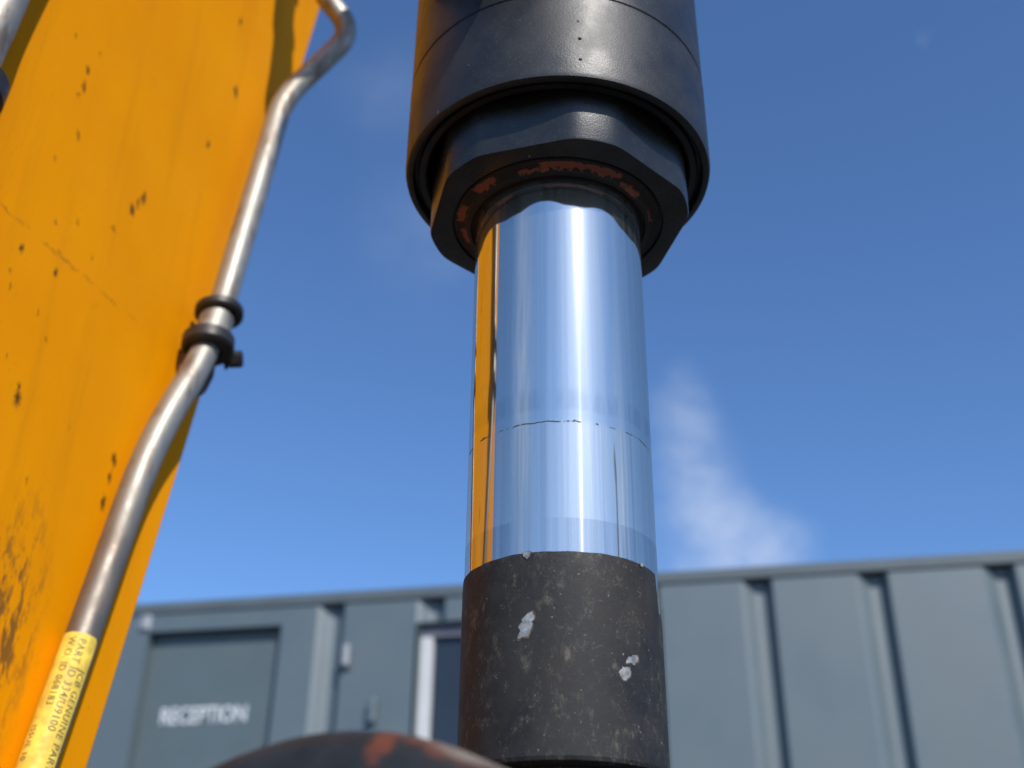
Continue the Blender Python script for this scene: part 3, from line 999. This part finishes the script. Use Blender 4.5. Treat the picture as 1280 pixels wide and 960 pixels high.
def chip(th_deg, z, pts, rad, parent):
    """ragged flake of paint missing: an irregular thin polygon wrapped on the sleeve"""
    bm = bmesh.new()
    a0 = R(-90 + th_deg)
    vs = []
    for (u, w) in pts:
        a = a0 + u / 1000 / rad
        vs.append(bm.verts.new((rad * math.cos(a), rad * math.sin(a), z + w / 1000)))
    bm.faces.new(vs)
    bmesh.ops.triangulate(bm, faces=bm.faces)
    ch = link('paint_chip', bm, M['chip'], parent)
    bm = bmesh.new()
    vs = []
    cu, cw = sum(p[0] for p in pts) / len(pts), sum(p[1] for p in pts) / len(pts)
    for (u, w) in pts:                                   # rusty lifted paint round the bare metal
        f = rnd.uniform(1.05, 1.22)
        a = a0 + (cu + (u - cu) * f + 0.15) / 1000 / rad
        vs.append(bm.verts.new(((rad - 0.0001) * math.cos(a), (rad - 0.0001) * math.sin(a), z + (cw + (w - cw) * f - 0.1) / 1000)))
    bm.faces.new(vs)
    bmesh.ops.triangulate(bm, faces=bm.faces)
    return link('chip_rim', bm, M['primer'], parent)


def ragged(pts, amp=0.18, sub=3):
    out = []
    n = len(pts)
    for i in range(n):
        a, b = pts[i], pts[(i + 1) % n]
        for k in range(sub):
            t = k / sub
            out.append((a[0] + (b[0] - a[0]) * t + rnd.uniform(-amp, amp), a[1] + (b[1] - a[1]) * t + rnd.uniform(-amp, amp)))
    return out


CH = RSV + 0.00025
chip(-22.0, 1.0305, ragged([(-3.2, -5.0), (1.2, -4.4), (2.8, -1.6), (2.6, 0.4), (3.6, 2.6), (2.4, 4.6), (0.8, 4.2), (-1.0, 1.8), (-2.6, -1.0), (-1.2, -2.2), (-2.0, -3.0)], 0.42, 4), CH, sleeve)
chip(34.0, 1.0148, ragged([(-4.2, -1.6), (-3.0, -3.4), (-1.2, -3.8), (0.6, -2.2), (1.4, -0.6), (1.0, 0.6), (-1.0, 1.2), (-3.0, 0.4)], 0.40, 4), CH, sleeve)
chip(37.5, 1.0186, ragged([(-3.6, -1.6), (-1.6, -0.6), (0.4, -1.0), (2.4, 0.2), (3.2, 1.8), (2.4, 2.4), (0.0, 2.2), (-1.8, 1.2)], 0.40, 4), CH, sleeve)
chip(-21.5, 1.0580, ragged([(-1.6, 1.2), (-1.2, -0.6), (0.2, -1.6), (1.4, -0.4), (1.6, 1.2)], 0.12), CH, sleeve)
chip(48.0, 1.0580, ragged([(-1.4, 1.3), (-0.4, -0.2), (0.8, 0.0), (1.2, 1.3)], 0.08), CH, sleeve)

# unseen hose added above the frame to shade the barrel's left side
shadow_hose_path = [(-0.042, 0.412, 1.375), (-0.036, 0.350, 1.372), (-0.012, 0.329, 1.376), (0.008, 0.300, 1.405), (0.024, 0.245, 1.50), (0.030, 0.30, 1.95)]
shadow_hose = link('shadow_hose', tube(round_path([Vector(p) - RAM for p in shadow_hose_path], 0.03, 8), 0.016, 24), M['shadow_hose'], ram, True)
# ------------------------------------------------------------------ link end in front of the ram's foot
lk = thing('bucket_link', 'rounded black link end with orange rust patches in front of the black sleeve', 'link', (-0.0375, 0.285, 0.8665))
prof = [(0, -0.02), (0.070, -0.02), (0.090, -0.018), (0.0935, -0.014), (0.0935, 0.010), (0.0915, 0.015), (0.088, 0.0175), (0.080, 0.0185), (0.072, 0.0185), (0.040, 0.0185), (0.038, 0.022), (0, 0.022)]
mb = Matrix.Rotation(LINK_RZ, 4, 'Z') @ axis_matrix((0, 0, 0), (0, -1, 0))
link('link_eye', lathe(prof, 96, Matrix.Identity(4) @ mb), M['link'], lk, True)
bm = box((-0.06, -0.014, -0.42), (0.06, 0.014, -0.05), 0.004)
bmesh.ops.transform(bm, matrix=Matrix.Rotation(LINK_RZ, 4, 'Z'), verts=bm.verts)
link('link_bar', bm, M['link'], lk)

# ------------------------------------------------------------------ things behind the camera that the chrome mirrors
pole = thing('lamp_post', 'slim dark lamp post seen only as a thin line mirrored in the chrome rod', 'lamp post', (5.2, -1.6, 0))
link('post', lathe([(0, 0), (0.085, 0), (0.075, 3.6), (0, 3.6)], 16), M['galv'], pole, True)
link('lamp_head', box((-0.32, -0.10, 3.60), (0.06, 0.10, 3.68), 0.02), M['galv'], pole)
